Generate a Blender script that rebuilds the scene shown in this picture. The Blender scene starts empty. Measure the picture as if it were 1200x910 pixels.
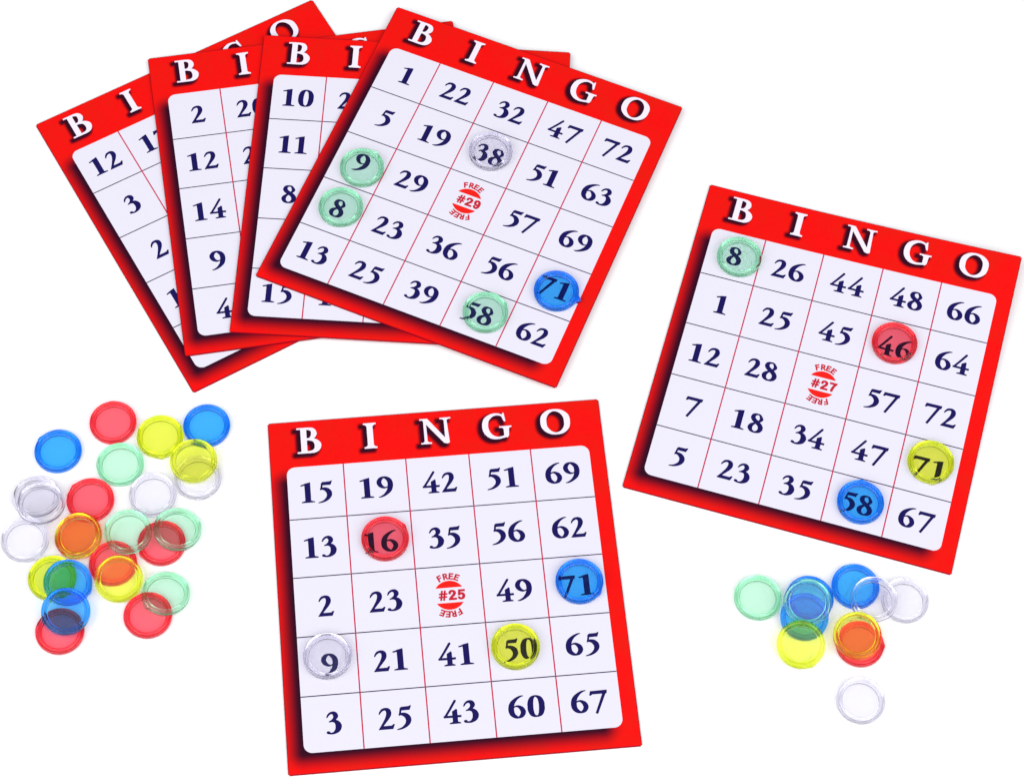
import bpy, bmesh, math, random, json
import numpy as np
from mathutils import Matrix, Vector
from mathutils.geometry import tessellate_polygon

MM = 0.001
scene = bpy.context.scene
COL = scene.collection

# ------------------------------------------------------------------ camera
cam_data = bpy.data.cameras.new("camera")
cam = bpy.data.objects.new("camera", cam_data)
COL.objects.link(cam)
PITCH, ROLL, DIST = math.radians(62.6222), math.radians(3.3631), 1.01604
cam_data.sensor_width = 36.0
cam_data.lens = 36.0 * 2905.61 / 1200.0
cam_data.clip_start, cam_data.clip_end = 0.05, 50.0
cp_, sp_ = math.cos(PITCH), math.sin(PITCH)
fwd, right, up = Vector((0, cp_, -sp_)), Vector((1, 0, 0)), Vector((0, sp_, cp_))
r2 = right * math.cos(ROLL) + up * math.sin(ROLL)
u2 = -right * math.sin(ROLL) + up * math.cos(ROLL)
m = Matrix((r2, u2, -fwd)).transposed().to_4x4()
m.translation = Vector((0, -DIST * cp_, DIST * sp_))
cam.matrix_world = m
scene.camera = cam

# ------------------------------------------------------------- light tent
world = bpy.data.worlds.new("World")
scene.world = world
world.use_nodes = True
wn, wl = world.node_tree.nodes, world.node_tree.links
bg = wn["Background"]
tc = wn.new("ShaderNodeTexCoord")
sep = wn.new("ShaderNodeSeparateXYZ")
wl.new(tc.outputs["Generated"], sep.inputs[0])


def tent_range(out, a, b, lo, hi):
    n = wn.new("ShaderNodeMapRange")
    wl.new(out, n.inputs[0])
    for i, v in zip((1, 2, 3, 4), (a, b, lo, hi)):
        n.inputs[i].default_value = v
    return n.outputs[0]


mul = wn.new("ShaderNodeMath")
mul.operation = "MULTIPLY"
wl.new(tent_range(sep.outputs["Z"], 0.02, 0.45, 0.28, 1.8), mul.inputs[0])    # dim near the horizon
wl.new(tent_range(sep.outputs["Y"], -0.05, 0.42, 1.0, 0.10), mul.inputs[1])      # dim behind the subject
wl.new(mul.outputs[0], bg.inputs["Strength"])
bg.inputs["Color"].default_value = (1.0, 1.0, 1.03, 1)


def softbox(name, loc, target, size, power, color):
    d = bpy.data.lights.new(name, "AREA")
    d.shape, d.size, d.energy, d.color = "SQUARE", size, power, color
    o = bpy.data.objects.new(name, d)
    COL.objects.link(o)
    o.location = loc
    o.rotation_euler = (Vector(target) - Vector(loc)).to_track_quat("-Z", "Y").to_euler()


softbox("softbox_left", (-0.95, -0.62, 0.95), (0, 0, 0), 1.4, 9.5, (1.0, 0.99, 1.0))
softbox("softbox_right", (0.95, -0.55, 0.95), (0, 0, 0), 1.4, 9.5, (1.0, 0.99, 1.0))

scene.view_settings.view_transform = "Standard"
scene.view_settings.look = "None"
scene.view_settings.gamma = 1.0
scene.view_settings.use_curve_mapping = False
scene.view_settings.exposure = 0.0
cy = scene.cycles
cy.max_bounces, cy.transmission_bounces, cy.transparent_max_bounces = 32, 28, 24
cy.glossy_bounces, cy.diffuse_bounces, cy.volume_bounces = 8, 6, 2
cy.caustics_refractive = cy.caustics_reflective = True
cy.sample_clamp_indirect = 0.0
cy.blur_glossy = 0.0
cy.use_denoising = True
cy.use_adaptive_sampling = False


# --------------------------------------------------------------- materials
def new_mat(name):
    mt = bpy.data.materials.new(name)
    mt.use_nodes = True
    nt = mt.node_tree
    return mt, nt, nt.nodes["Principled BSDF"], nt.nodes["Material Output"]


def math_node(nt, op, a, b=None, clamp=False):
    n = nt.nodes.new("ShaderNodeMath")
    n.operation, n.use_clamp = op, clamp
    for i, v in enumerate((a, b)):
        if v is None:
            continue
        if isinstance(v, (int, float)):
            n.inputs[i].default_value = v
        else:
            nt.links.new(v, n.inputs[i])
    return n.outputs[0]


def mix_color(nt, fac, a, b):
    n = nt.nodes.new("ShaderNodeMix")
    n.data_type = "RGBA"
    for sock, v in ((n.inputs[0], fac), (n.inputs[6], a), (n.inputs[7], b)):
        if isinstance(v, (tuple, float)):
            sock.default_value = v if isinstance(v, float) else (*v, 1)
        else:
            nt.links.new(v, sock)
    return n.outputs[2]


def smooth_range(nt, v, a, b):
    n = nt.nodes.new("ShaderNodeMapRange")
    n.interpolation_type = "SMOOTHSTEP"
    nt.links.new(v, n.inputs[0])
    n.inputs[1].default_value, n.inputs[2].default_value = a, b
    return n.outputs[0]


def noise(nt, scale, detail=3.0):
    t = nt.nodes.new("ShaderNodeTexCoord")
    n = nt.nodes.new("ShaderNodeTexNoise")
    n.inputs["Scale"].default_value, n.inputs["Detail"].default_value = scale, detail
    nt.links.new(t.outputs["Object"], n.inputs["Vector"])
    return n.outputs["Fac"]


def add_bump(nt, bsdf, fac, strength, dist):
    b = nt.nodes.new("ShaderNodeBump")
    b.inputs["Strength"].default_value, b.inputs["Distance"].default_value = strength, dist
    nt.links.new(fac, b.inputs["Height"])
    nt.links.new(b.outputs[0], bsdf.inputs["Normal"])


def ink(name, c1, c2=None, rough=0.55, spec=0.15):
    mt, nt, b, out = new_mat(name)
    f = noise(nt, 900.0)
    nt.links.new(mix_color(nt, f, c1, c2 or tuple(v * 0.93 for v in c1)), b.inputs["Base Color"])
    b.inputs["Roughness"].default_value = rough
    b.inputs["Specular IOR Level"].default_value = spec
    return mt


CARD_W, CARD_H, CARD_T = 135.0, 149.0, 0.8
PX0, PX1, PY0, PY1, PR = -61.0, 61.2, -66.3, 54.0, 3.4      # white panel, mm


def card_stock():
    """Red printed stock: a soft dark band printed below and left of the panel, a dark trimmed edge."""
    mt, nt, b, out = new_mat("red_printed_card_stock")
    t = nt.nodes.new("ShaderNodeTexCoord")
    s = nt.nodes.new("ShaderNodeSeparateXYZ")
    nt.links.new(t.outputs["Object"], s.inputs[0])
    x, y = s.outputs["X"], s.outputs["Y"]

    def box_distance(cx, cy_, hx, hy):
        dx = math_node(nt, "SUBTRACT", math_node(nt, "ABSOLUTE", math_node(nt, "SUBTRACT", x, cx * MM)), hx * MM)
        dy = math_node(nt, "SUBTRACT", math_node(nt, "ABSOLUTE", math_node(nt, "SUBTRACT", y, cy_ * MM)), hy * MM)
        ox, oy = math_node(nt, "MAXIMUM", dx, 0.0), math_node(nt, "MAXIMUM", dy, 0.0)
        outer = math_node(nt, "SQRT", math_node(nt, "ADD", math_node(nt, "MULTIPLY", ox, ox), math_node(nt, "MULTIPLY", oy, oy)))
        inner = math_node(nt, "MINIMUM", math_node(nt, "MAXIMUM", dx, dy), 0.0)
        return math_node(nt, "ADD", outer, inner)

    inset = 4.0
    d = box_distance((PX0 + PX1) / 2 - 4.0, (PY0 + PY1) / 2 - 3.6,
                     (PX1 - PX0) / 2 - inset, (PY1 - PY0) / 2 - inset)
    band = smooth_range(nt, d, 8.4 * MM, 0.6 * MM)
    edge = smooth_range(nt, box_distance(0, 0, CARD_W / 2, CARD_H / 2), -0.42 * MM, -0.10 * MM)
    red = mix_color(nt, noise(nt, 700.0, 4.0), (0.68, 0.003, 0.002), (0.60, 0.0015, 0.0015))
    red = mix_color(nt, smooth_range(nt, noise(nt, 75.0, 5.0), 0.35, 0.75), red, (0.57, 0.006, 0.002))
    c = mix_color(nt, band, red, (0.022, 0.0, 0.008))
    c = mix_color(nt, math_node(nt, "MULTIPLY", edge, 0.75), c, (0.10, 0.0, 0.012))
    nt.links.new(c, b.inputs["Base Color"])
    b.inputs["Roughness"].default_value = 0.6
    b.inputs["Specular IOR Level"].default_value = 0.08
    add_bump(nt, b, noise(nt, 1500.0), 0.08, 0.0002)
    return mt


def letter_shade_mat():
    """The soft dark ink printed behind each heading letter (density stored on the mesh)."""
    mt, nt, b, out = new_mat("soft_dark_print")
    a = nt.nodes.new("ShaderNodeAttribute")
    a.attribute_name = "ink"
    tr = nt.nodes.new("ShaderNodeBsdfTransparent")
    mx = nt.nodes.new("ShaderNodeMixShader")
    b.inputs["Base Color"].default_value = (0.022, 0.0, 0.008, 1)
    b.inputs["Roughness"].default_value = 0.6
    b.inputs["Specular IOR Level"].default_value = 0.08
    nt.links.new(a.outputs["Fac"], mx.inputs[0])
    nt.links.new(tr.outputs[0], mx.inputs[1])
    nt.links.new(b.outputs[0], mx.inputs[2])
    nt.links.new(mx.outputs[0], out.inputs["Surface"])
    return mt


def tinted_plastic(name, sigma, rough):
    """Clear moulded plastic, coloured through its thickness (absorption per metre)."""
    mt, nt, b, out = new_mat(name)
    nt.nodes.remove(b)
    g = nt.nodes.new("ShaderNodeBsdfGlass")
    g.inputs["IOR"].default_value = 1.42
    g.inputs["Roughness"].default_value = rough
    g.inputs["Color"].default_value = (1, 1, 1, 1)
    n = noise(nt, 260.0, 2.0)
    bp = nt.nodes.new("ShaderNodeBump")
    bp.inputs["Strength"].default_value, bp.inputs["Distance"].default_value = 0.10, 0.0004
    nt.links.new(n, bp.inputs["Height"])
    nt.links.new(bp.outputs[0], g.inputs["Normal"])
    v = nt.nodes.new("ShaderNodeVolumeAbsorption")
    k = max(sigma)
    v.inputs["Density"].default_value = k
    v.inputs["Color"].default_value = (*(1 - s / k for s in sigma), 1)
    nt.links.new(g.outputs[0], out.inputs["Surface"])
    nt.links.new(v.outputs[0], out.inputs["Volume"])
    return mt


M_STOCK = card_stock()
M_PANEL = ink("white_panel_print", (0.578, 0.563, 0.632), (0.566, 0.551, 0.622), 0.5, 0.15)
M_NAVY = ink("navy_number_ink", (0.006, 0.004, 0.072), None, 0.5, 0.1)
M_WHITE = ink("white_letter_print", (0.66, 0.62, 0.72), None, 0.5, 0.12)
M_RULE_DARK = ink("dark_rule_ink", (0.018, 0.008, 0.045), None, 0.5, 0.1)
M_RULE_RED = ink("crimson_rule_ink", (0.44, 0.010, 0.05), None, 0.5, 0.1)
M_FREE_RED = ink("bright_red_ink", (0.66, 0.010, 0.006), None, 0.5, 0.1)
M_FREE_TEXT = ink("dull_red_ink", (0.42, 0.012, 0.03), None, 0.5, 0.1)
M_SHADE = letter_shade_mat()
PLASTIC = {
    "red": tinted_plastic("red_clear_plastic", (5, 980, 840), 0.018),
    "blue": tinted_plastic("blue_clear_plastic", (1500, 400, 10), 0.018),
    "mint": tinted_plastic("mint_clear_plastic", (270, 40, 165), 0.018),
    "yellow": tinted_plastic("yellow_clear_plastic", (85, 45, 1200), 0.018),
    "clear": tinted_plastic("colourless_plastic", (70, 74, 40), 0.018),
}
mt, nt, b, out = new_mat("white_table_paper")
nt.links.new(mix_color(nt, noise(nt, 40.0), (0.75, 0.75, 0.75), (0.735, 0.735, 0.735)), b.inputs["Base Color"])
b.inputs["Roughness"].default_value = 0.8
b.inputs["Specular IOR Level"].default_value = 0.1
M_TABLE = mt


# ------------------------------------------------------------ mesh helpers
def link(name, mesh, parent=None):
    o = bpy.data.objects.new(name, mesh)
    COL.objects.link(o)
    o.parent = parent
    return o


def tag(o, label, category, group=None):
    o["label"], o["category"] = label, category
    if group:
        o["group"] = group
    return o


def finish(bm, name, mats, warp=False):
    if warp:
        for v in bm.verts:
            v.co.z += warp_z(v.co.x, v.co.y)
    me = bpy.data.meshes.new(name)
    bm.to_mesh(me)
    bm.free()
    for mt_ in mats:
        me.materials.append(mt_)
    return me


def warp_z(x, y):
    """Lift of the one curled card corner (metres)."""
    u = (x / MM + CARD_W / 2) / CARD_W
    v = (y / MM + CARD_H / 2) / CARD_H
    return 5.2 * MM * max(0.0, u * v) ** 2


def slice_grid(bm, warp):
    n = 48 if warp else 14
    xs = [CARD_W * (i / n - 0.5) for i in range(1, n)]
    ys = [CARD_H * (i / n - 0.5) for i in range(1, n)]
    for axis, vals in (((1, 0, 0), xs), ((0, 1, 0), ys)):
        for k in vals:
            co = (k * MM, 0, 0) if axis[0] else (0, k * MM, 0)
            bmesh.ops.bisect_plane(bm, geom=bm.verts[:] + bm.edges[:] + bm.faces[:], plane_co=co, plane_no=axis)


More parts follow.
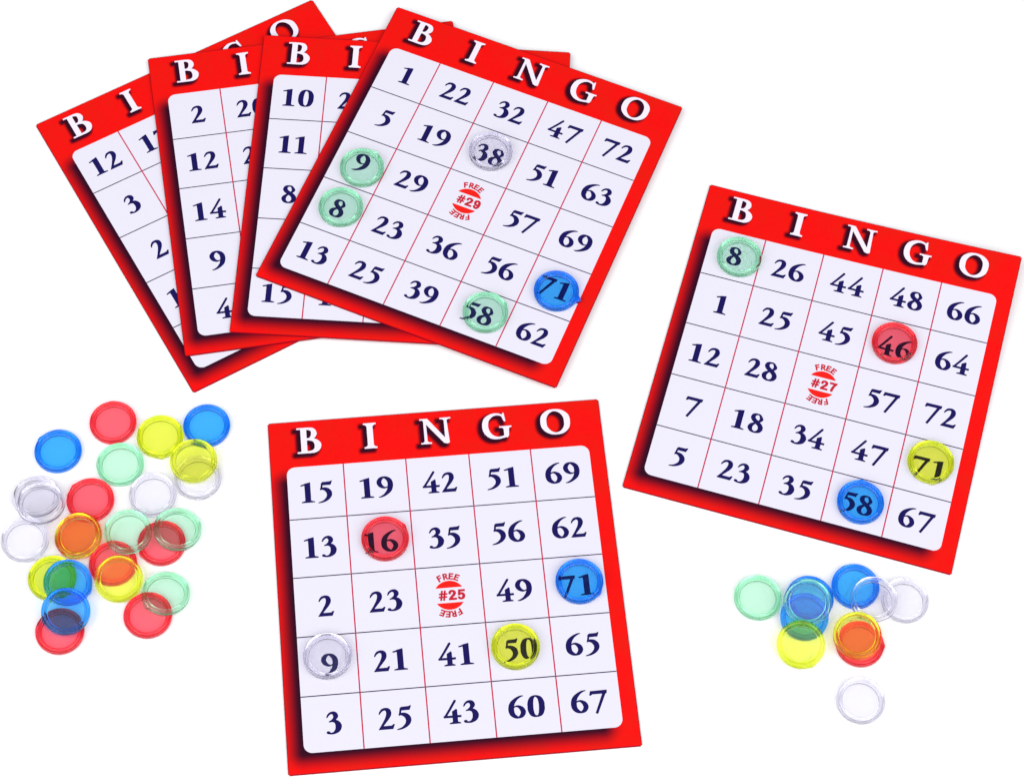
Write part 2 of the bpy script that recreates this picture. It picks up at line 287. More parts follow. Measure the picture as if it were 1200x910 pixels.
# ------------------------------------------------------------- lettering
GLYPH = json.loads('''{"1":[[[0.022,-0.004],[0.035,-0.009],[0.607,-0.009],[0.618,-0.004],[0.615,0.042],[0.453,0.086],[0.449,0.096],[0.449,0.978],[0.444,0.993],[0.189,0.939],[0.174,0.924],[-0.008,0.869],[0.016,0.812],[0.171,0.836],[0.182,0.833],[0.186,0.096],[0.18,0.085],[0.025,0.043]]],"2":[[[-0.008,-0.004],[0.007,-0.009],[0.525,-0.009],[0.538,-0.004],[0.608,0.196],[0.598,0.211],[0.562,0.223],[0.48,0.154],[0.198,0.154],[0.189,0.16],[0.41,0.46],[0.471,0.569],[0.502,0.651],[0.509,0.751],[0.486,0.851],[0.444,0.918],[0.38,0.958],[0.325,0.971],[0.271,0.974],[0.18,0.949],[0.138,0.924],[0.11,0.896],[0.05,0.796],[0.026,0.696],[0.035,0.682],[0.053,0.676],[0.07,0.687],[0.116,0.76],[0.171,0.816],[0.216,0.841],[0.262,0.849],[0.289,0.833],[0.303,0.815],[0.311,0.769],[0.311,0.705],[0.29,0.596],[0.244,0.475],[0.135,0.261],[0.01,0.051],[-0.008,0.033]]],"3":[[[0.185,-0.022],[0.262,-0.022],[0.325,-0.01],[0.398,0.023],[0.453,0.059],[0.498,0.105],[0.527,0.151],[0.552,0.215],[0.568,0.287],[0.571,0.342],[0.564,0.396],[0.526,0.496],[0.462,0.578],[0.381,0.624],[0.433,0.687],[0.462,0.751],[0.468,0.815],[0.454,0.878],[0.426,0.933],[0.395,0.969],[0.353,0.997],[0.307,1.008],[0.262,1.008],[0.215,0.996],[0.178,0.978],[0.135,0.942],[0.08,0.868],[0.046,0.751],[0.062,0.727],[0.086,0.733],[0.144,0.828],[0.189,0.868],[0.225,0.886],[0.253,0.881],[0.269,0.869],[0.29,0.805],[0.287,0.742],[0.266,0.687],[0.211,0.624],[0.134,0.569],[0.121,0.542],[0.131,0.524],[0.144,0.517],[0.189,0.527],[0.253,0.527],[0.299,0.505],[0.327,0.478],[0.345,0.415],[0.351,0.342],[0.345,0.26],[0.329,0.187],[0.285,0.105],[0.262,0.085],[0.23,0.069],[0.198,0.061],[0.171,0.063],[0.144,0.115],[0.116,0.131],[0.089,0.136],[0.062,0.13],[0.044,0.118],[0.024,0.078],[0.03,0.042],[0.053,0.015],[0.107,-0.007]]],"4":[[[0.172,-0.004],[0.18,-0.009],[0.598,-0.009],[0.608,-0.004],[0.604,0.042],[0.5,0.087],[0.5,0.269],[0.635,0.274],[0.641,0.287],[0.641,0.369],[0.635,0.376],[0.501,0.378],[0.498,0.624],[0.462,0.669],[0.301,0.56],[0.298,0.377],[0.114,0.378],[0.29,0.669],[0.476,0.996],[0.484,1.042],[0.471,1.065],[0.453,1.076],[0.416,1.075],[0.391,1.051],[0.193,0.696],[0.01,0.387],[0.002,0.378],[-0.029,0.374],[-0.032,0.369],[-0.029,0.275],[0.301,0.269],[0.3,0.087],[0.176,0.042]]],"5":[[[0.008,-0.076],[0.171,-0.055],[0.244,-0.03],[0.316,0.005],[0.38,0.047],[0.438,0.096],[0.483,0.151],[0.522,0.215],[0.551,0.296],[0.558,0.387],[0.54,0.478],[0.503,0.551],[0.439,0.624],[0.372,0.669],[0.289,0.692],[0.198,0.692],[0.191,0.696],[0.191,0.705],[0.199,0.778],[0.207,0.791],[0.516,0.794],[0.579,0.978],[0.562,1.009],[0.471,0.969],[0.189,0.959],[0.175,0.933],[0.143,0.905],[0.106,0.66],[0.086,0.624],[0.095,0.587],[0.091,0.56],[0.098,0.551],[0.144,0.575],[0.189,0.573],[0.264,0.524],[0.299,0.478],[0.331,0.415],[0.345,0.351],[0.343,0.287],[0.315,0.196],[0.254,0.115],[0.198,0.062],[0.144,0.026],[-0.002,-0.031],[-0.008,-0.058]]],"6":[[[0.255,-0.004],[0.307,-0.009],[0.371,-0.006],[0.416,0.003],[0.462,0.024],[0.496,0.051],[0.532,0.096],[0.562,0.151],[0.582,0.205],[0.592,0.278],[0.58,0.369],[0.547,0.451],[0.5,0.515],[0.435,0.564],[0.358,0.596],[0.298,0.595],[0.253,0.579],[0.225,0.561],[0.22,0.569],[0.257,0.696],[0.325,0.815],[0.371,0.872],[0.435,0.928],[0.48,0.959],[0.544,0.98],[0.553,1.005],[0.535,1.024],[0.462,1.025],[0.407,1.009],[0.316,0.963],[0.235,0.903],[0.158,0.833],[0.106,0.769],[0.067,0.696],[0.039,0.615],[0.018,0.505],[0.012,0.396],[0.02,0.296],[0.042,0.205],[0.077,0.133],[0.125,0.073],[0.189,0.022]],[[0.316,0.094],[0.274,0.142],[0.239,0.196],[0.221,0.242],[0.209,0.315],[0.208,0.478],[0.271,0.516],[0.316,0.506],[0.362,0.452],[0.394,0.387],[0.417,0.296],[0.414,0.233],[0.384,0.151],[0.344,0.097],[0.325,0.089]]],"7":[[[0.277,-0.095],[0.623,0.796],[0.667,0.805],[0.689,0.96],[0.68,0.969],[0.08,0.959],[0.071,0.951],[0.031,0.769],[0.078,0.742],[0.144,0.8],[0.489,0.801],[0.499,0.796],[0.185,-0.058]]],"8":[[[0.223,-0.004],[0.298,-0.009],[0.362,-0.004],[0.425,0.013],[0.483,0.042],[0.522,0.078],[0.557,0.133],[0.582,0.196],[0.593,0.26],[0.589,0.333],[0.56,0.415],[0.516,0.489],[0.439,0.569],[0.437,0.578],[0.491,0.642],[0.521,0.696],[0.531,0.742],[0.523,0.787],[0.49,0.851],[0.423,0.951],[0.38,0.981],[0.316,0.998],[0.216,0.993],[0.171,0.98],[0.135,0.96],[0.106,0.933],[0.08,0.892],[0.052,0.796],[0.055,0.733],[0.081,0.66],[0.13,0.587],[0.199,0.524],[0.2,0.515],[0.107,0.443],[0.053,0.369],[0.024,0.287],[0.025,0.205],[0.053,0.129],[0.101,0.06],[0.153,0.02]],[[0.28,0.084],[0.244,0.11],[0.22,0.142],[0.204,0.196],[0.199,0.26],[0.218,0.351],[0.28,0.454],[0.335,0.41],[0.371,0.369],[0.398,0.308],[0.407,0.251],[0.398,0.178],[0.371,0.125],[0.325,0.085],[0.307,0.079]],[[0.344,0.651],[0.269,0.715],[0.238,0.76],[0.226,0.796],[0.225,0.842],[0.235,0.874],[0.262,0.899],[0.298,0.914],[0.325,0.912],[0.353,0.894],[0.392,0.76],[0.388,0.724],[0.368,0.66],[0.353,0.644]]],"9":[[[0.06,-0.022],[0.125,-0.026],[0.171,-0.017],[0.262,0.024],[0.342,0.078],[0.426,0.151],[0.482,0.215],[0.521,0.278],[0.556,0.369],[0.58,0.478],[0.588,0.578],[0.582,0.687],[0.564,0.778],[0.533,0.851],[0.487,0.915],[0.416,0.975],[0.362,0.999],[0.307,1.009],[0.244,1.007],[0.189,0.998],[0.144,0.979],[0.106,0.951],[0.071,0.908],[0.039,0.851],[0.018,0.796],[0.008,0.715],[0.02,0.633],[0.052,0.551],[0.098,0.487],[0.171,0.433],[0.244,0.403],[0.307,0.406],[0.382,0.442],[0.348,0.315],[0.276,0.187],[0.234,0.133],[0.171,0.076],[0.121,0.042],[0.053,0.016],[0.046,-0.004]],[[0.298,0.487],[0.263,0.515],[0.221,0.578],[0.194,0.651],[0.182,0.715],[0.187,0.769],[0.209,0.833],[0.241,0.887],[0.271,0.911],[0.289,0.902],[0.311,0.878],[0.364,0.796],[0.383,0.742],[0.394,0.651],[0.39,0.515],[0.335,0.485]]],"0":[[[0.217,-0.004],[0.289,-0.009],[0.371,0.001],[0.425,0.022],[0.471,0.056],[0.507,0.105],[0.536,0.169],[0.569,0.278],[0.583,0.36],[0.588,0.624],[0.569,0.724],[0.536,0.824],[0.498,0.893],[0.453,0.938],[0.389,0.971],[0.316,0.988],[0.262,0.987],[0.207,0.974],[0.153,0.944],[0.116,0.909],[0.085,0.86],[0.055,0.787],[0.03,0.696],[0.017,0.615],[0.01,0.351],[0.021,0.278],[0.048,0.178],[0.077,0.105],[0.115,0.051],[0.162,0.015]],[[0.298,0.069],[0.262,0.092],[0.233,0.142],[0.218,0.233],[0.207,0.387],[0.214,0.596],[0.236,0.796],[0.262,0.871],[0.28,0.898],[0.298,0.911],[0.336,0.878],[0.368,0.815],[0.382,0.724],[0.393,0.56],[0.386,0.378],[0.362,0.178],[0.336,0.105],[0.316,0.079]]],"B":[[[0.446,-0.013],[0.553,-0.008],[0.616,0.013],[0.671,0.042],[0.707,0.073],[0.74,0.115],[0.768,0.169],[0.786,0.224],[0.793,0.278],[0.791,0.324],[0.778,0.369],[0.754,0.415],[0.679,0.496],[0.616,0.539],[0.566,0.56],[0.563,0.569],[0.62,0.633],[0.658,0.715],[0.663,0.787],[0.641,0.869],[0.615,0.915],[0.58,0.955],[0.544,0.979],[0.489,0.997],[0.362,1.011],[-0.002,1.009],[-0.009,0.996],[-0.009,0.951],[-0.003,0.942],[0.116,0.94],[0.121,0.933],[0.121,0.069],[0.116,0.059],[-0.002,0.059],[-0.009,0.051],[-0.008,-0.004],[0.007,-0.009]],[[0.325,0.073],[0.319,0.087],[0.32,0.496],[0.389,0.497],[0.489,0.464],[0.516,0.447],[0.535,0.425],[0.555,0.378],[0.571,0.315],[0.569,0.215],[0.546,0.151],[0.498,0.104],[0.435,0.083]],[[0.325,0.583],[0.319,0.596],[0.319,0.915],[0.325,0.921],[0.389,0.912],[0.453,0.878],[0.471,0.851],[0.477,0.787],[0.465,0.696],[0.433,0.624],[0.398,0.593]]],"I":[[[-0.008,-0.004],[0.007,-0.009],[0.425,-0.009],[0.438,-0.004],[0.435,0.057],[0.38,0.063],[0.32,0.124],[0.319,0.133],[0.319,0.869],[0.321,0.878],[0.38,0.937],[0.435,0.942],[0.435,1.008],[-0.006,1.005],[-0.009,0.951],[-0.003,0.942],[0.044,0.941],[0.109,0.878],[0.111,0.869],[0.111,0.133],[0.107,0.12],[0.046,0.06],[-0.002,0.059],[-0.009,0.051]]],"N":[[[0.872,-0.031],[0.907,-0.037],[0.993,-0.004],[0.947,0.896],[1.007,0.944],[1.088,0.951],[1.086,1.005],[0.703,1.005],[0.701,0.96],[0.707,0.947],[0.78,0.946],[0.845,0.896],[0.844,0.205],[0.267,1.005],[-0.006,1.005],[-0.009,0.96],[-0.002,0.946],[0.089,0.942],[0.121,0.905],[0.121,0.115],[0.116,0.099],[0.071,0.055],[-0.006,0.051],[-0.008,-0.004],[0.007,-0.009],[0.353,-0.009],[0.368,-0.004],[0.366,0.051],[0.289,0.055],[0.224,0.105],[0.216,0.772],[0.792,-0.004]]],"G":[[[0.479,-0.022],[0.616,-0.018],[0.853,0.032],[0.898,0.021],[0.907,0.025],[0.958,0.096],[0.984,0.378],[1.016,0.42],[1.075,0.424],[1.078,0.478],[1.071,0.484],[0.635,0.482],[0.635,0.423],[0.725,0.421],[0.789,0.375],[0.791,0.115],[0.753,0.098],[0.625,0.073],[0.571,0.071],[0.525,0.079],[0.453,0.108],[0.389,0.152],[0.328,0.224],[0.284,0.305],[0.256,0.396],[0.244,0.496],[0.251,0.605],[0.275,0.705],[0.325,0.791],[0.416,0.876],[0.498,0.917],[0.589,0.933],[0.698,0.907],[0.763,0.869],[0.763,0.833],[0.826,0.678],[0.835,0.671],[0.88,0.673],[0.883,0.687],[0.844,1.018],[0.794,1.005],[0.78,0.949],[0.689,0.994],[0.58,1.017],[0.462,1.016],[0.353,0.991],[0.244,0.939],[0.162,0.878],[0.107,0.815],[0.064,0.724],[0.035,0.605],[0.027,0.46],[0.051,0.324],[0.096,0.215],[0.171,0.117],[0.271,0.038],[0.371,-0.005]]],"O":[[[0.425,-0.004],[0.525,-0.011],[0.644,-0.008],[0.735,0.008],[0.8,0.033],[0.88,0.083],[0.954,0.151],[1.007,0.224],[1.043,0.305],[1.064,0.415],[1.069,0.551],[1.06,0.651],[1.035,0.734],[0.992,0.805],[0.921,0.878],[0.835,0.939],[0.744,0.98],[0.635,1.004],[0.498,1.012],[0.389,1.004],[0.298,0.98],[0.207,0.932],[0.117,0.86],[0.058,0.787],[0.021,0.705],[-0.001,0.587],[-0.002,0.442],[0.016,0.333],[0.053,0.242],[0.123,0.151],[0.216,0.075],[0.314,0.024]],[[0.489,0.077],[0.425,0.103],[0.362,0.147],[0.307,0.201],[0.262,0.267],[0.234,0.324],[0.22,0.378],[0.215,0.542],[0.224,0.624],[0.24,0.687],[0.276,0.76],[0.316,0.818],[0.369,0.869],[0.425,0.904],[0.48,0.923],[0.535,0.928],[0.607,0.912],[0.68,0.874],[0.74,0.824],[0.789,0.76],[0.826,0.687],[0.842,0.633],[0.85,0.551],[0.85,0.433],[0.84,0.351],[0.824,0.296],[0.786,0.224],[0.735,0.16],[0.674,0.115],[0.607,0.084],[0.544,0.072]]],"F":[[[-0.02,-0.04],[0.216,-0.04],[0.22,0.396],[0.225,0.405],[0.562,0.405],[0.564,0.633],[0.225,0.635],[0.22,0.642],[0.22,0.787],[0.225,0.8],[0.616,0.801],[0.616,1.039],[-0.011,1.04],[-0.02,1.033]]],"R":[[[0.485,-0.076],[0.489,-0.08],[0.696,0.024],[0.698,0.033],[0.493,0.442],[0.568,0.533],[0.609,0.633],[0.622,0.705],[0.624,0.769],[0.617,0.824],[0.602,0.869],[0.571,0.918],[0.525,0.96],[0.462,0.998],[0.38,1.029],[0.271,1.046],[-0.011,1.04],[-0.02,1.033],[-0.02,-0.04],[0.216,-0.04],[0.22,0.369],[0.225,0.375],[0.253,0.376],[0.262,0.368]],[[0.225,0.616],[0.22,0.624],[0.22,0.796],[0.225,0.805],[0.298,0.802],[0.381,0.769],[0.379,0.705],[0.353,0.643],[0.298,0.622]]],"E":[[[-0.02,-0.04],[0.653,-0.04],[0.66,-0.031],[0.66,0.187],[0.653,0.2],[0.225,0.2],[0.22,0.205],[0.22,0.396],[0.225,0.405],[0.589,0.405],[0.595,0.415],[0.593,0.633],[0.225,0.635],[0.22,0.642],[0.221,0.796],[0.635,0.8],[0.64,0.805],[0.64,1.033],[0.635,1.04],[-0.011,1.04],[-0.02,1.033]]],"#":[[[0.182,-0.04],[0.216,-0.045],[0.223,-0.04],[0.262,0.245],[0.325,0.25],[0.34,0.242],[0.306,-0.022],[0.462,-0.044],[0.474,-0.04],[0.516,0.25],[0.69,0.251],[0.689,0.426],[0.539,0.433],[0.559,0.569],[0.716,0.57],[0.73,0.578],[0.725,0.749],[0.579,0.751],[0.614,1.015],[0.611,1.024],[0.448,1.042],[0.408,0.751],[0.335,0.75],[0.33,0.76],[0.362,1.023],[0.198,1.044],[0.154,0.751],[-0.002,0.75],[-0.01,0.742],[-0.01,0.578],[-0.002,0.57],[0.125,0.57],[0.132,0.56],[0.114,0.433],[-0.038,0.43],[-0.05,0.424],[-0.048,0.251],[0.089,0.246],[0.057,-0.022]],[[0.289,0.43],[0.306,0.569],[0.38,0.57],[0.365,0.433]]],"s2":[[[-0.038,-0.04],[0.644,-0.04],[0.65,-0.031],[0.65,0.187],[0.644,0.2],[0.307,0.2],[0.299,0.205],[0.353,0.268],[0.468,0.378],[0.512,0.433],[0.576,0.551],[0.608,0.66],[0.61,0.778],[0.58,0.881],[0.525,0.955],[0.435,1.013],[0.362,1.038],[0.298,1.049],[0.235,1.049],[0.171,1.037],[0.116,1.013],[0.062,0.974],[0.024,0.933],[-0.009,0.878],[-0.03,0.805],[-0.044,0.687],[-0.023,0.633],[0.025,0.594],[0.089,0.587],[0.125,0.599],[0.153,0.62],[0.181,0.669],[0.198,0.778],[0.225,0.801],[0.28,0.81],[0.326,0.796],[0.351,0.778],[0.356,0.733],[0.339,0.66],[0.289,0.568],[0.14,0.405],[0.007,0.204],[-0.04,0.196]]],"s5":[[[0.224,-0.049],[0.298,-0.049],[0.371,-0.031],[0.444,0.003],[0.507,0.053],[0.547,0.105],[0.581,0.178],[0.604,0.269],[0.613,0.36],[0.61,0.433],[0.597,0.505],[0.575,0.56],[0.538,0.615],[0.471,0.674],[0.389,0.715],[0.316,0.73],[0.23,0.724],[0.239,0.796],[0.616,0.801],[0.616,1.039],[0.044,1.04],[0.03,1.033],[0.029,0.824],[-0.029,0.433],[0.016,0.425],[0.071,0.394],[0.116,0.391],[0.178,0.405],[0.189,0.432],[0.244,0.483],[0.289,0.485],[0.318,0.469],[0.344,0.442],[0.352,0.396],[0.352,0.342],[0.339,0.278],[0.319,0.233],[0.298,0.211],[0.262,0.19],[0.235,0.187],[0.207,0.194],[0.144,0.292],[0.107,0.313],[0.071,0.32],[0.025,0.311],[-0.016,0.278],[-0.038,0.233],[-0.038,0.187],[0.011,0.078],[0.053,0.023],[0.125,-0.023]]],"s7":[[[0.185,-0.04],[0.225,-0.045],[0.271,-0.034],[0.307,-0.009],[0.336,0.033],[0.39,0.305],[0.469,0.569],[0.577,0.796],[0.635,0.8],[0.64,0.805],[0.64,1.033],[0.635,1.04],[-0.038,1.04],[-0.05,1.033],[-0.047,0.802],[0.312,0.796],[0.239,0.642],[0.177,0.469],[0.137,0.324],[0.096,0.096],[0.098,0.051],[0.116,0.01],[0.148,-0.022]]],"s9":[[[0.276,-0.058],[0.344,-0.057],[0.416,-0.035],[0.481,0.005],[0.535,0.064],[0.578,0.142],[0.614,0.242],[0.637,0.351],[0.648,0.469],[0.649,0.596],[0.638,0.715],[0.618,0.805],[0.589,0.878],[0.535,0.956],[0.471,1.013],[0.407,1.045],[0.335,1.058],[0.271,1.055],[0.198,1.037],[0.135,1.008],[0.08,0.969],[0.042,0.924],[0.015,0.869],[-0.006,0.796],[-0.015,0.724],[-0.006,0.605],[0.03,0.496],[0.086,0.415],[0.166,0.351],[0.116,0.349],[0.08,0.338],[0.053,0.318],[0.031,0.287],[0.022,0.26],[0.021,0.224],[0.052,0.115],[0.081,0.06],[0.135,0.005],[0.207,-0.038]],[[0.289,0.183],[0.262,0.202],[0.225,0.295],[0.189,0.333],[0.28,0.31],[0.375,0.315],[0.334,0.215],[0.311,0.187]],[[0.316,0.548],[0.283,0.569],[0.26,0.596],[0.243,0.642],[0.235,0.696],[0.24,0.751],[0.252,0.787],[0.316,0.809],[0.338,0.796],[0.363,0.751],[0.385,0.633],[0.353,0.566]]]}''')


def glyph_polys(ch, x0, y0, sx, sy, rot=None):
    """Outline loops of one character in mm, optionally through a mapping function."""
    f = rot or (lambda x, y: (x, y))
    return [[f(x0 + p[0] * sx, y0 + p[1] * sy) for p in loop] for loop in GLYPH[ch]]


def fill(bm, loops, z, mat=0):
    pts = [p for l in loops for p in l]
    verts = [bm.verts.new((p[0] * MM, p[1] * MM, z * MM)) for p in pts]
    for t in tessellate_polygon([[Vector((p[0], p[1], 0)) for p in l] for l in loops]):
        a, b_, c = (pts[i] for i in t)
        if (b_[0] - a[0]) * (c[1] - a[1]) - (b_[1] - a[1]) * (c[0] - a[0]) < 0:
            t = t[::-1]
        try:
            bm.faces.new([verts[i] for i in t]).material_index = mat
        except ValueError:
            pass


def extent(ch):
    xs = [p[0] for l in GLYPH[ch] for p in l]
    return min(xs), max(xs)


DIGIT_SX = {"0": 11.7, "1": 8.9, "2": 10.2, "3": 11.0, "4": 10.2, "5": 10.2, "6": 11.6, "7": 10.7, "8": 11.0, "9": 11.4}
COLS = [PX0, -38.2, -13.0, 12.5, 37.5, PX1]
ROWS = [PY1, 31.0, 5.9, -19.1, -43.6, PY0]


def number_mesh(txt, ci, ri, warp):
    gap = 1.25 if "1" in txt else 0.7
    w = [(extent(c)[1] - extent(c)[0]) * DIGIT_SX[c] for c in txt]
    x = (COLS[ci] + COLS[ci + 1]) / 2 - (sum(w) + gap * (len(txt) - 1)) / 2
    if len(txt) == 1:
        x += 0.6
    y = (ROWS[ri] + ROWS[ri + 1]) / 2 - 4.45
    bm = bmesh.new()
    for c, wd in zip(txt, w):
        fill(bm, glyph_polys(c, x - extent(c)[0] * DIGIT_SX[c], y, DIGIT_SX[c], 8.95), CARD_T + 0.055)
        x += wd + gap
    return finish(bm, "number", [M_NAVY], warp)


LETTERS = {"B": (-56.1, -46.4), "I": (-29.1, -23.9), "N": (-6.2, 6.5), "G": (19.0, 30.9), "O": (42.8, 54.9)}


def letter_mesh(ch, warp):
    x0, x1 = LETTERS[ch]
    e0, e1 = extent(ch)
    sx = (x1 - x0) / (e1 - e0)
    bm = bmesh.new()
    fill(bm, glyph_polys(ch, x0 - e0 * sx, 60.0, sx, 11.3), CARD_T + 0.045)
    return finish(bm, "heading_letter", [M_WHITE], warp)


def letter_shade_mesh(ch, warp):
    """Grid of printed dark ink, offset down and left of the letter, fading over a millimetre or two."""
    x0, x1 = LETTERS[ch]
    e0, e1 = extent(ch)
    sx = (x1 - x0) / (e1 - e0)
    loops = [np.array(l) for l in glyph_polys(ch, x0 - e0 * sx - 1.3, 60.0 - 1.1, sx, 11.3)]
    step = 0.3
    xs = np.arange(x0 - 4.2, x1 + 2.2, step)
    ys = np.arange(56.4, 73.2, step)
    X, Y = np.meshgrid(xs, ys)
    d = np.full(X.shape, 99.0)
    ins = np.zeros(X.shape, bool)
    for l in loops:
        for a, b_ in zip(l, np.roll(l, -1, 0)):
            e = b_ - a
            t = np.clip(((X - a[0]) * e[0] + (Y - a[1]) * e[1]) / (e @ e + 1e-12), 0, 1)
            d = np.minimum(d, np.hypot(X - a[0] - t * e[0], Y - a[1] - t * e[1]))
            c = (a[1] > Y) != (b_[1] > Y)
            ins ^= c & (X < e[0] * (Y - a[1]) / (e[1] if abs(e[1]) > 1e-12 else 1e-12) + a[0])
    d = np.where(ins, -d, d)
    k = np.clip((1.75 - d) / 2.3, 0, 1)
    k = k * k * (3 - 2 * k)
    bm = bmesh.new()
    lay = bm.verts.layers.float.new("ink")
    vs = {}

    def vert(i, j):
        if (i, j) not in vs:
            v = bm.verts.new((xs[j] * MM, ys[i] * MM, (CARD_T + 0.02) * MM))
            v[lay] = float(k[i, j])
            vs[i, j] = v
        return vs[i, j]

    for i in range(len(ys) - 1):
        for j in range(len(xs) - 1):
            if k[i:i + 2, j:j + 2].max() > 0.004:
                bm.faces.new((vert(i, j), vert(i, j + 1), vert(i + 1, j + 1), vert(i + 1, j)))
    return finish(bm, "letter_shading", [M_SHADE], warp)


def free_mark_mesh(num, warp):
    bm = bmesh.new()
    cx, cy_, r, ch = -0.45, -6.45, 6.15, 3.2
    z = CARD_T + 0.055
    a0 = math.asin(ch / r)
    for s in (1, -1):
        arc = [(cx + r * math.cos(a0 + (math.pi - 2 * a0) * i / 28), cy_ + s * r * math.sin(a0 + (math.pi - 2 * a0) * i / 28)) for i in range(29)]
        fill(bm, [arc], z, 0)
        for i, c in enumerate("FREE"):
            ang = math.radians(24.5 - 16.4 * i)
            base = (0 if s > 0 else math.pi) + ang

            def rot(x, y, base=base):
                return (cx + x * math.cos(base) - y * math.sin(base), cy_ + x * math.sin(base) + y * math.cos(base))

            fill(bm, glyph_polys(c, -0.85, 6.75, 2.9, 2.55, rot), z, 1)
    x = cx - 4.35
    for c in ("#", "s" + num[0], "s" + num[1]):
        e0, e1 = extent(c)
        fill(bm, glyph_polys(c, x - e0 * 4.6, cy_ - 2.0, 4.6, 4.0), z, 1)
        x += (e1 - e0) * 4.6 + 0.35
    return finish(bm, "free_mark", [M_FREE_RED, M_FREE_TEXT], warp)


def board_mesh(warp):
    bm = bmesh.new()
    bmesh.ops.create_cube(bm, size=1.0)
    for v in bm.verts:
        v.co = Vector((v.co.x * CARD_W * MM, v.co.y * CARD_H * MM, (v.co.z + 0.5) * CARD_T * MM))
    corners = [e for e in bm.edges if abs(e.verts[0].co.z - e.verts[1].co.z) > 1e-6]
    bmesh.ops.bevel(bm, geom=corners, offset=0.5 * MM, segments=3, affect="EDGES")
    bmesh.ops.bevel(bm, geom=[e for e in bm.edges if abs(e.verts[0].co.z - e.verts[1].co.z) < 1e-6], offset=0.1 * MM, segments=2, affect="EDGES")
    slice_grid(bm, warp)
    return finish(bm, "card_board", [M_STOCK], warp)


def panel_mesh(warp):
    bm = bmesh.new()
    pts = []
    for cx, cy_, a in ((PX1 - PR, PY1 - PR, 0), (PX0 + PR, PY1 - PR, 90), (PX0 + PR, PY0 + PR, 180), (PX1 - PR, PY0 + PR, 270)):
        for i in range(11):
            t = math.radians(a + 9 * i)
            pts.append((cx + PR * math.cos(t), cy_ + PR * math.sin(t)))
    bm.faces.new([bm.verts.new((x * MM, y * MM, (CARD_T + 0.033) * MM)) for x, y in pts])
    slice_grid(bm, warp)
    return finish(bm, "number_panel", [M_PANEL], warp)


def rule_mesh(vertical, at, warp):
    bm = bmesh.new()
    w = 0.26 if vertical else 0.22
    z = (CARD_T + (0.05 if vertical else 0.042)) * MM
    if vertical:
        a, b_ = (at - w, PY0 + 0.02), (at + w, PY1 - 0.02)
    else:
        a, b_ = (PX0 + 0.02, at - w), (PX1 - 0.02, at + w)
    bm.faces.new([bm.verts.new((x * MM, y * MM, z)) for x, y in ((a[0], a[1]), (b_[0], a[1]), (b_[0], b_[1]), (a[0], b_[1]))])
    slice_grid(bm, warp)
    return finish(bm, "grid_line", [M_RULE_RED if vertical else M_RULE_DARK], warp)


# -------------------------------------------------------------- the surface
bm = bmesh.new()
bmesh.ops.create_grid(bm, x_segments=4, y_segments=4, size=2.0)
table = link("tabletop", finish(bm, "tabletop", [M_TABLE]))
table["kind"] = "structure"

# ------------------------------------------------------------ bingo cards
CARDS = [
    # pose (x, y mm, yaw rad, z mm), curled corner, free number, rows, label
    ((-114.16, 88.47, 0.58259, 0.00), False, '12', [[12, 17, 0, 0, 0], [3, 0, 0, 0, 0], [2, 0, 0, 0, 0], [10, 0, 0, 0, 0], [0, 0, 0, 0, 0]], 'bottommost fanned bingo card, most tilted, column starting 12, 3, 2'),
    ((-85.23, 92.72, 0.22185, 0.85), False, '12', [[2, 20, 0, 0, 0], [12, 27, 0, 0, 0], [14, 0, 0, 0, 0], [9, 0, 0, 0, 0], [4, 0, 0, 0, 0]], 'fanned bingo card whose visible column reads 2, 12, 14, 9, 4'),
    ((-50.31, 91.75, 0.00212, 1.70), False, '10', [[10, 22, 0, 0, 0], [11, 0, 0, 0, 0], [8, 0, 0, 0, 0], [0, 0, 0, 0, 0], [15, 19, 0, 0, 0]], 'fanned bingo card directly under the topmost one, column starting 10, 11, 8'),
    ((-21.32, 92.24, -0.33445, 2.55), False, '29', [[1, 22, 32, 47, 72], [5, 19, 38, 51, 63], [9, 29, 'F', 57, 69], [8, 23, 36, 56, 71], [13, 25, 39, 58, 62]], 'topmost card of the fan, showing free number 29 and five chips'),
    ((-20.21, -86.64, 0.14946, 0.00), False, '25', [[15, 19, 42, 51, 69], [13, 16, 35, 56, 62], [2, 23, 'F', 49, 71], [9, 21, 41, 50, 65], [3, 25, 43, 60, 67]], 'bingo card with free number 25, lying apart below the fan of cards'),
    ((128.88, 15.83, -0.22465, 0.00), True, '27', [[8, 26, 44, 48, 66], [1, 25, 45, 46, 64], [12, 28, 'F', 57, 72], [7, 18, 34, 47, 71], [5, 23, 35, 58, 67]], 'bingo card with free number 27, lying alone above the small chip pile'),
]
_cache = {}


def shared(key, fn, *a):
    if key not in _cache:
        _cache[key] = fn(*a)
    return _cache[key]


for (x, y, yaw, z), warp, free, rows, label in CARDS:
    card = bpy.data.objects.new("bingo_card", None)
    COL.objects.link(card)
    card.empty_display_size = 0.02
    card.location = (x * MM, y * MM, (z + 0.005) * MM)
    card.rotation_euler = (0, 0, yaw)
    tag(card, label, "bingo card", "red bingo cards laid on the white table")
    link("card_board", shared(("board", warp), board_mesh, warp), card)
    panel = link("number_panel", shared(("panel", warp), panel_mesh, warp), card)
    for c in "BINGO":
        lt = link("heading_letter", shared((c, warp), letter_mesh, c, warp), card)
        lt["label"] = "printed white heading letter " + c
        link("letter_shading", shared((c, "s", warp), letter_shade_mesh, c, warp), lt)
    for k in COLS[1:5]:
        link("grid_line", shared(("v", k, warp), rule_mesh, True, k, warp), panel)
    for k in ROWS[1:5]:
        link("grid_line", shared(("h", k, warp), rule_mesh, False, k, warp), panel)
    for ri, row in enumerate(rows):
        for ci, n in enumerate(row):
            if n == "F":
                link("free_mark", free_mark_mesh(free, warp), panel)
            elif n:
                o = link("number", shared((n, ci, ri, warp), number_mesh, str(n), ci, ri, warp), panel)
                o["label"] = f"printed navy number {n}"


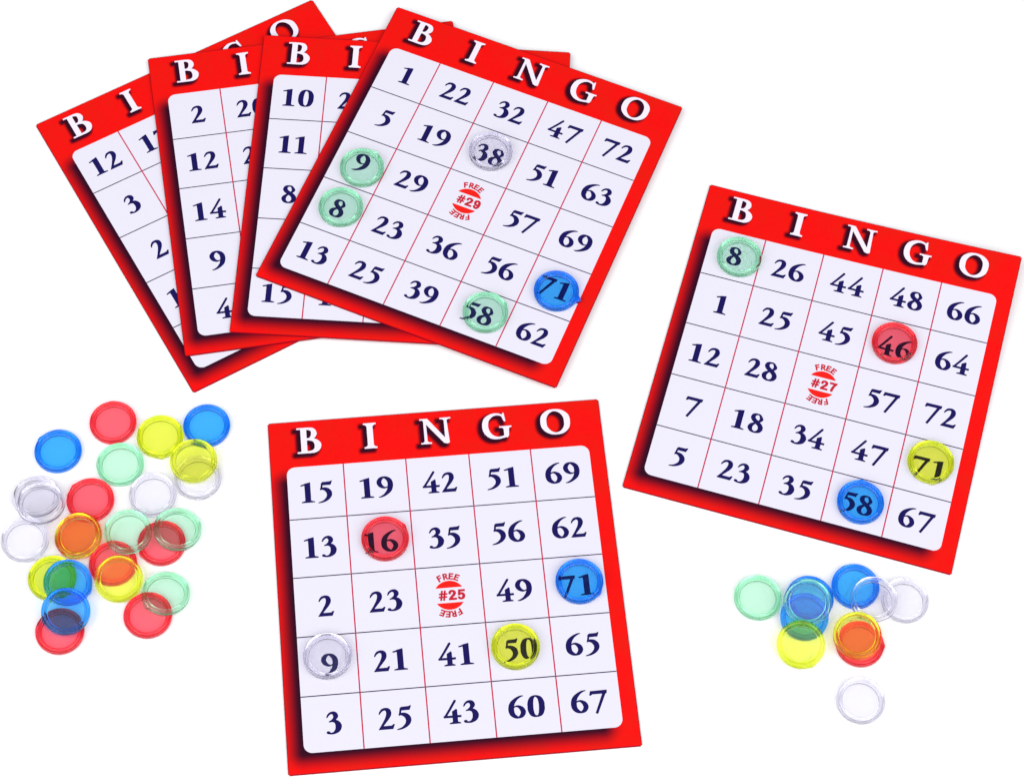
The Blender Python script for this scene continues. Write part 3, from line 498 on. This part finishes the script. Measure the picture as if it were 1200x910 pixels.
# ------------------------------------------------------------ bingo chips
def chip_mesh(color, nub):
    """Moulded disc: thin web, raised double-ringed rim on both faces, small gate nub on the side wall."""
    R, hz = 9.45, 1.0
    half = [(0, 0.45), (3.5, 0.45), (6.7, 0.45), (7.0, 0.46), (7.2, 0.52), (7.32, 0.66), (7.42, 0.84), (7.54, 0.93),
            (7.7, 0.96), (7.9, 0.95), (8.02, 0.89), (8.12, 0.76), (8.24, 0.65), (8.4, 0.61), (8.56, 0.65), (8.68, 0.78),
            (8.78, 0.92), (8.9, 0.99), (9.05, 1.0), (9.22, 0.97), (9.35, 0.88), (9.43, 0.70), (9.45, 0.45)]
    prof = half + [(r, -h) for r, h in half[::-1]]
    n = 112
    bm = bmesh.new()
    rings = []
    for r, h in prof:
        zz = (h + hz) * MM
        if r == 0:
            rings.append([bm.verts.new((0, 0, zz))])
            continue
        ring = []
        for i in range(n):
            t = 2 * math.pi * i / n
            dt = (t + math.pi) % (2 * math.pi) - math.pi
            rr = r
            if r > 8.9:
                rr += nub * math.exp(-(dt / 0.13) ** 2) * (r - 8.9) / 0.55
            ring.append(bm.verts.new((rr * math.cos(t) * MM, rr * math.sin(t) * MM, zz)))
        rings.append(ring)
    for a, b_ in zip(rings, rings[1:]):
        for i in range(n):
            j = (i + 1) % n
            if len(a) == 1:
                bm.faces.new((a[0], b_[i], b_[j]))
            elif len(b_) == 1:
                bm.faces.new((a[i], b_[0], a[j]))
            else:
                bm.faces.new((a[i], b_[i], b_[j], a[j]))
    bmesh.ops.recalc_face_normals(bm, faces=bm.faces[:])
    for f in bm.faces:
        f.smooth = True
    return finish(bm, "bingo_chip", [PLASTIC[color]])


PILE_BIG = "loose bingo chips in the large pile"
PILE_SMALL = "loose bingo chips in the small pile"
ON_CARDS = "bingo chips marking called numbers on the cards"
CHIPS = [
    # colour, x, y, z mm, tilt slopes, nub direction (deg), nub length, group, label
    ('mint', -69.4, 99.17, 3.440, 0.0, 0.0, 52, 0.45, ON_CARDS, 'mint green chip over the number 9 on the topmost fanned card'),
    ('mint', -76.75, 78.98, 3.440, 0.0, 0.0, 245, 0.12, ON_CARDS, 'mint green chip over the number 8 on the topmost fanned card'),
    ('clear', -15.09, 111.2, 3.440, 0.0, 0.0, 34, 0.45, ON_CARDS, 'clear chip over the number 38 on the topmost fanned card'),
    ('mint', -12.85, 32.28, 3.440, 0.0, 0.0, 30, 0.45, ON_CARDS, 'mint green chip over the number 58 on the topmost fanned card'),
    ('blue', 16.07, 44.49, 3.440, 0.0, 0.0, -22, 1.7, ON_CARDS, 'blue chip with a moulding nub over 71 on the topmost fanned card'),
    ('mint', 92.4, 67.49, 0.981, 0.0073, 0.0, 148, 0.12, ON_CARDS, 'mint green chip over the number 8 on the card with free number 27'),
    ('red', 157.13, 30.07, 1.893, 0.0253, 0.0155, 30, 0.12, ON_CARDS, 'red chip over the number 46 on the card with free number 27'),
    ('yellow', 170.89, -23.46, 1.280, 0.0099, 0.0142, 274, 0.45, ON_CARDS, 'yellow chip over the number 71 on the card with free number 27'),
    ('blue', 142.19, -43.04, 0.947, 0.0022, 0.0041, 88, 0.45, ON_CARDS, 'blue chip over the number 58 on the card with free number 27'),
    ('red', -46.67, -71.12, 0.890, 0.0, 0.0, 40, 0.45, ON_CARDS, 'red chip over the number 16 on the card with free number 25'),
    ('blue', 30.93, -84.5, 0.890, 0.0, 0.0, -30, 0.45, ON_CARDS, 'blue chip over the number 71 on the card with free number 25'),
    ('clear', -65.19, -121.88, 0.890, 0.0, 0.0, 13, 0.45, ON_CARDS, 'clear chip over the number 9 on the card with free number 25'),
    ('yellow', 7.2, -113.41, 0.890, 0.0, 0.0, 133, 0.12, ON_CARDS, 'yellow chip over the number 50 on the card with free number 25'),
    ('red', -160.24, -26.78, 0.040, 0.0, 0.0, 99, 0.12, PILE_BIG, 'red chip lying alone at the top of the large pile'),
    ('blue', -180.55, -40.96, 0.040, 0.0, 0.0, 148, 0.45, PILE_BIG, 'blue chip lying alone at the upper left of the large pile'),
    ('mint', -155.0, -45.2, 0.040, 0.0, 0.0, 190, 0.12, PILE_BIG, 'mint chip lying flat just below the topmost red chip of the large pile'),
    ('clear', -188.22, -80.4, 0.040, 0.0, 0.0, 310, 0.45, PILE_BIG, 'lowest clear chip at the far left edge of the large pile'),
    ('clear', -186.05, -62.37, 1.097, -0.0145, -0.1104, 198, 0.45, PILE_BIG, 'clear chip under another clear one, just below the lone blue chip of the large pile'),
    ('clear', -183.52, -66.02, 3.503, -0.0145, -0.1104, 91, 0.12, PILE_BIG, 'clear chip stacked on another clear one, beside a flat red chip of the large pile'),
    ('red', -164.88, -61.61, 0.040, 0.0, 0.0, 143, 0.45, PILE_BIG, 'red chip between two clear chips, directly above the orange-looking pair of the large pile'),
    ('yellow', -140.58, -31.85, 0.040, 0.0, 0.0, 280, 0.45, PILE_BIG, 'yellow chip lying flat beside the topmost red chip of the large pile'),
    ('blue', -122.44, -25.72, 0.040, 0.0, 0.0, 3, 0.12, PILE_BIG, 'blue chip at the top right corner of the large pile'),
    ('clear', -123.36, -49.2, 0.040, 0.0, 0.0, 293, 0.12, PILE_BIG, 'clear chip mostly covered by a yellow chip at the right edge of the large pile'),
    ('yellow', -125.67, -42.7, 2.080, 0.0, 0.0, 159, 0.12, PILE_BIG, 'yellow chip resting on a clear chip below the top right blue chip'),
    ('clear', -140.51, -57.72, 0.040, 0.0, 0.0, 260, 0.12, PILE_BIG, 'clear chip lying flat in the middle of the large pile, above two mint chips'),
    ('red', -134.49, -78.43, 0.040, 0.0, 0.0, 216, 0.45, PILE_BIG, 'red chip half covered by the rightmost mint chip of the large pile'),
    ('red', -152.44, -88.31, 0.040, 0.0, 0.0, 220, 0.12, PILE_BIG, 'red chip between a mint chip above and a yellow chip below, both overlapping it'),
    ('mint', -147.97, -75.36, 2.080, 0.0, 0.0, 119, 0.12, PILE_BIG, 'mint chip in the middle of the large pile, overlapping red chips on both sides'),
    ('mint', -128.96, -72.99, 1.772, -0.1139, -0.1139, 22, 0.45, PILE_BIG, 'mint chip tilted over a red chip, just below the middle clear chip'),
    ('red', -167.09, -77.74, 1.787, 0.1587, 0.0928, 236, 0.45, PILE_BIG, 'red chip under the yellow one that together look orange in the large pile'),
    ('yellow', -166.8, -78.85, 3.771, 0.1587, 0.0928, 143, 0.12, PILE_BIG, 'yellow chip stacked squarely on a red one, looking orange in the large pile'),
    ('yellow', -175.4, -95.96, 0.040, 0.0, 0.0, 331, 0.12, PILE_BIG, 'yellow chip half hidden under a blue chip, below the leftmost clear chip'),
    ('red', -169.35, -117.92, 0.040, 0.0, 0.0, 175, 0.12, PILE_BIG, 'red chip at the bottom left of the large pile, under a blue chip'),
    ('blue', -168.88, -98.13, 1.880, -0.1462, 0.0532, 344, 0.45, PILE_BIG, 'lower of two overlapping blue chips in the large pile, greenish over a yellow chip'),
    ('blue', -167.7, -110.73, 3.273, -0.0927, 0.0849, 211, 0.45, PILE_BIG, 'upper of two overlapping blue chips in the large pile, dark where it covers red'),
    ('yellow', -149.27, -95.14, 1.772, -0.0681, 0.146, 325, 0.12, PILE_BIG, 'yellow chip showing an orange crescent where it covers a red chip'),
    ('red', -136.28, -109.2, 0.040, 0.0, 0.0, 141, 0.12, PILE_BIG, 'red chip at the bottom right of the large pile, under a mint chip'),
    ('mint', -130.31, -100.37, 1.478, -0.0814, -0.1278, 223, 0.45, PILE_BIG, 'lowest mint chip of the large pile, leaning on a red chip'),
    ('mint', 101.38, -86.62, 0.040, 0.0, 0.0, 164, 0.12, PILE_SMALL, 'mint chip at the left end of the small pile, on the bare table'),
    ('blue', 121.73, -85.71, 0.040, 0.0, 0.0, 101, 0.12, PILE_SMALL, 'blue chip lying under a mint and another blue chip in the small pile'),
    ('blue', 119.49, -94.15, 1.651, 0.0439, 0.1638, 51, 0.12, PILE_SMALL, 'blue chip sandwiched between mint, yellow and another blue chip in the small pile'),
    ('mint', 120.38, -89.04, 4.567, 0.0439, 0.1638, 117, 0.12, PILE_SMALL, 'mint chip lying on top of the two blue chips of the small pile'),
    ('yellow', 117.99, -106.06, 2.762, 0.0643, 0.2794, 298, 0.45, PILE_SMALL, 'yellow chip leaning on a blue chip, lower left of the small pile'),
    ('blue', 139.82, -79.43, 0.040, 0.0, 0.0, 121, 0.12, PILE_SMALL, 'blue chip at the top of the small pile, partly under a clear chip'),
    ('clear', 159.21, -84.13, 0.040, 0.0, 0.0, 90, 0.45, PILE_SMALL, 'clear chip at the right end of the small pile, partly under another clear chip'),
    ('clear', 146.63, -85.28, 2.080, 0.0, 0.0, 13, 0.45, PILE_SMALL, 'clear chip lying across a blue chip and another clear chip in the small pile'),
    ('red', 141.25, -103.65, 0.040, 0.0, 0.0, 357, 0.45, PILE_SMALL, 'red chip under the yellow one that looks orange in the small pile'),
    ('yellow', 139.92, -101.26, 3.174, 0.0441, 0.1065, -35, 0.45, PILE_SMALL, 'yellow chip stacked on a red one, looking orange in the small pile'),
    ('clear', 141.3, -126.99, 0.040, 0.0, 0.0, 146, 0.12, PILE_SMALL, 'clear chip lying alone on the table below the small pile'),
]
for color, x, y, z, a, b_, spin, nub, group, label in CHIPS:
    o = link("bingo_chip", shared(("chip", color, nub), chip_mesh, color, nub))
    n = Vector((-a, -b_, 1)).normalized()
    ex = Vector((math.cos(math.radians(spin)), math.sin(math.radians(spin)), 0))
    ex = (ex - n * ex.dot(n)).normalized()
    ey = n.cross(ex)
    mw = Matrix((ex, ey, n)).transposed().to_4x4()
    mw.translation = Vector((x, y, z)) * MM
    o.matrix_world = mw
    tag(o, label, "bingo chip", group)
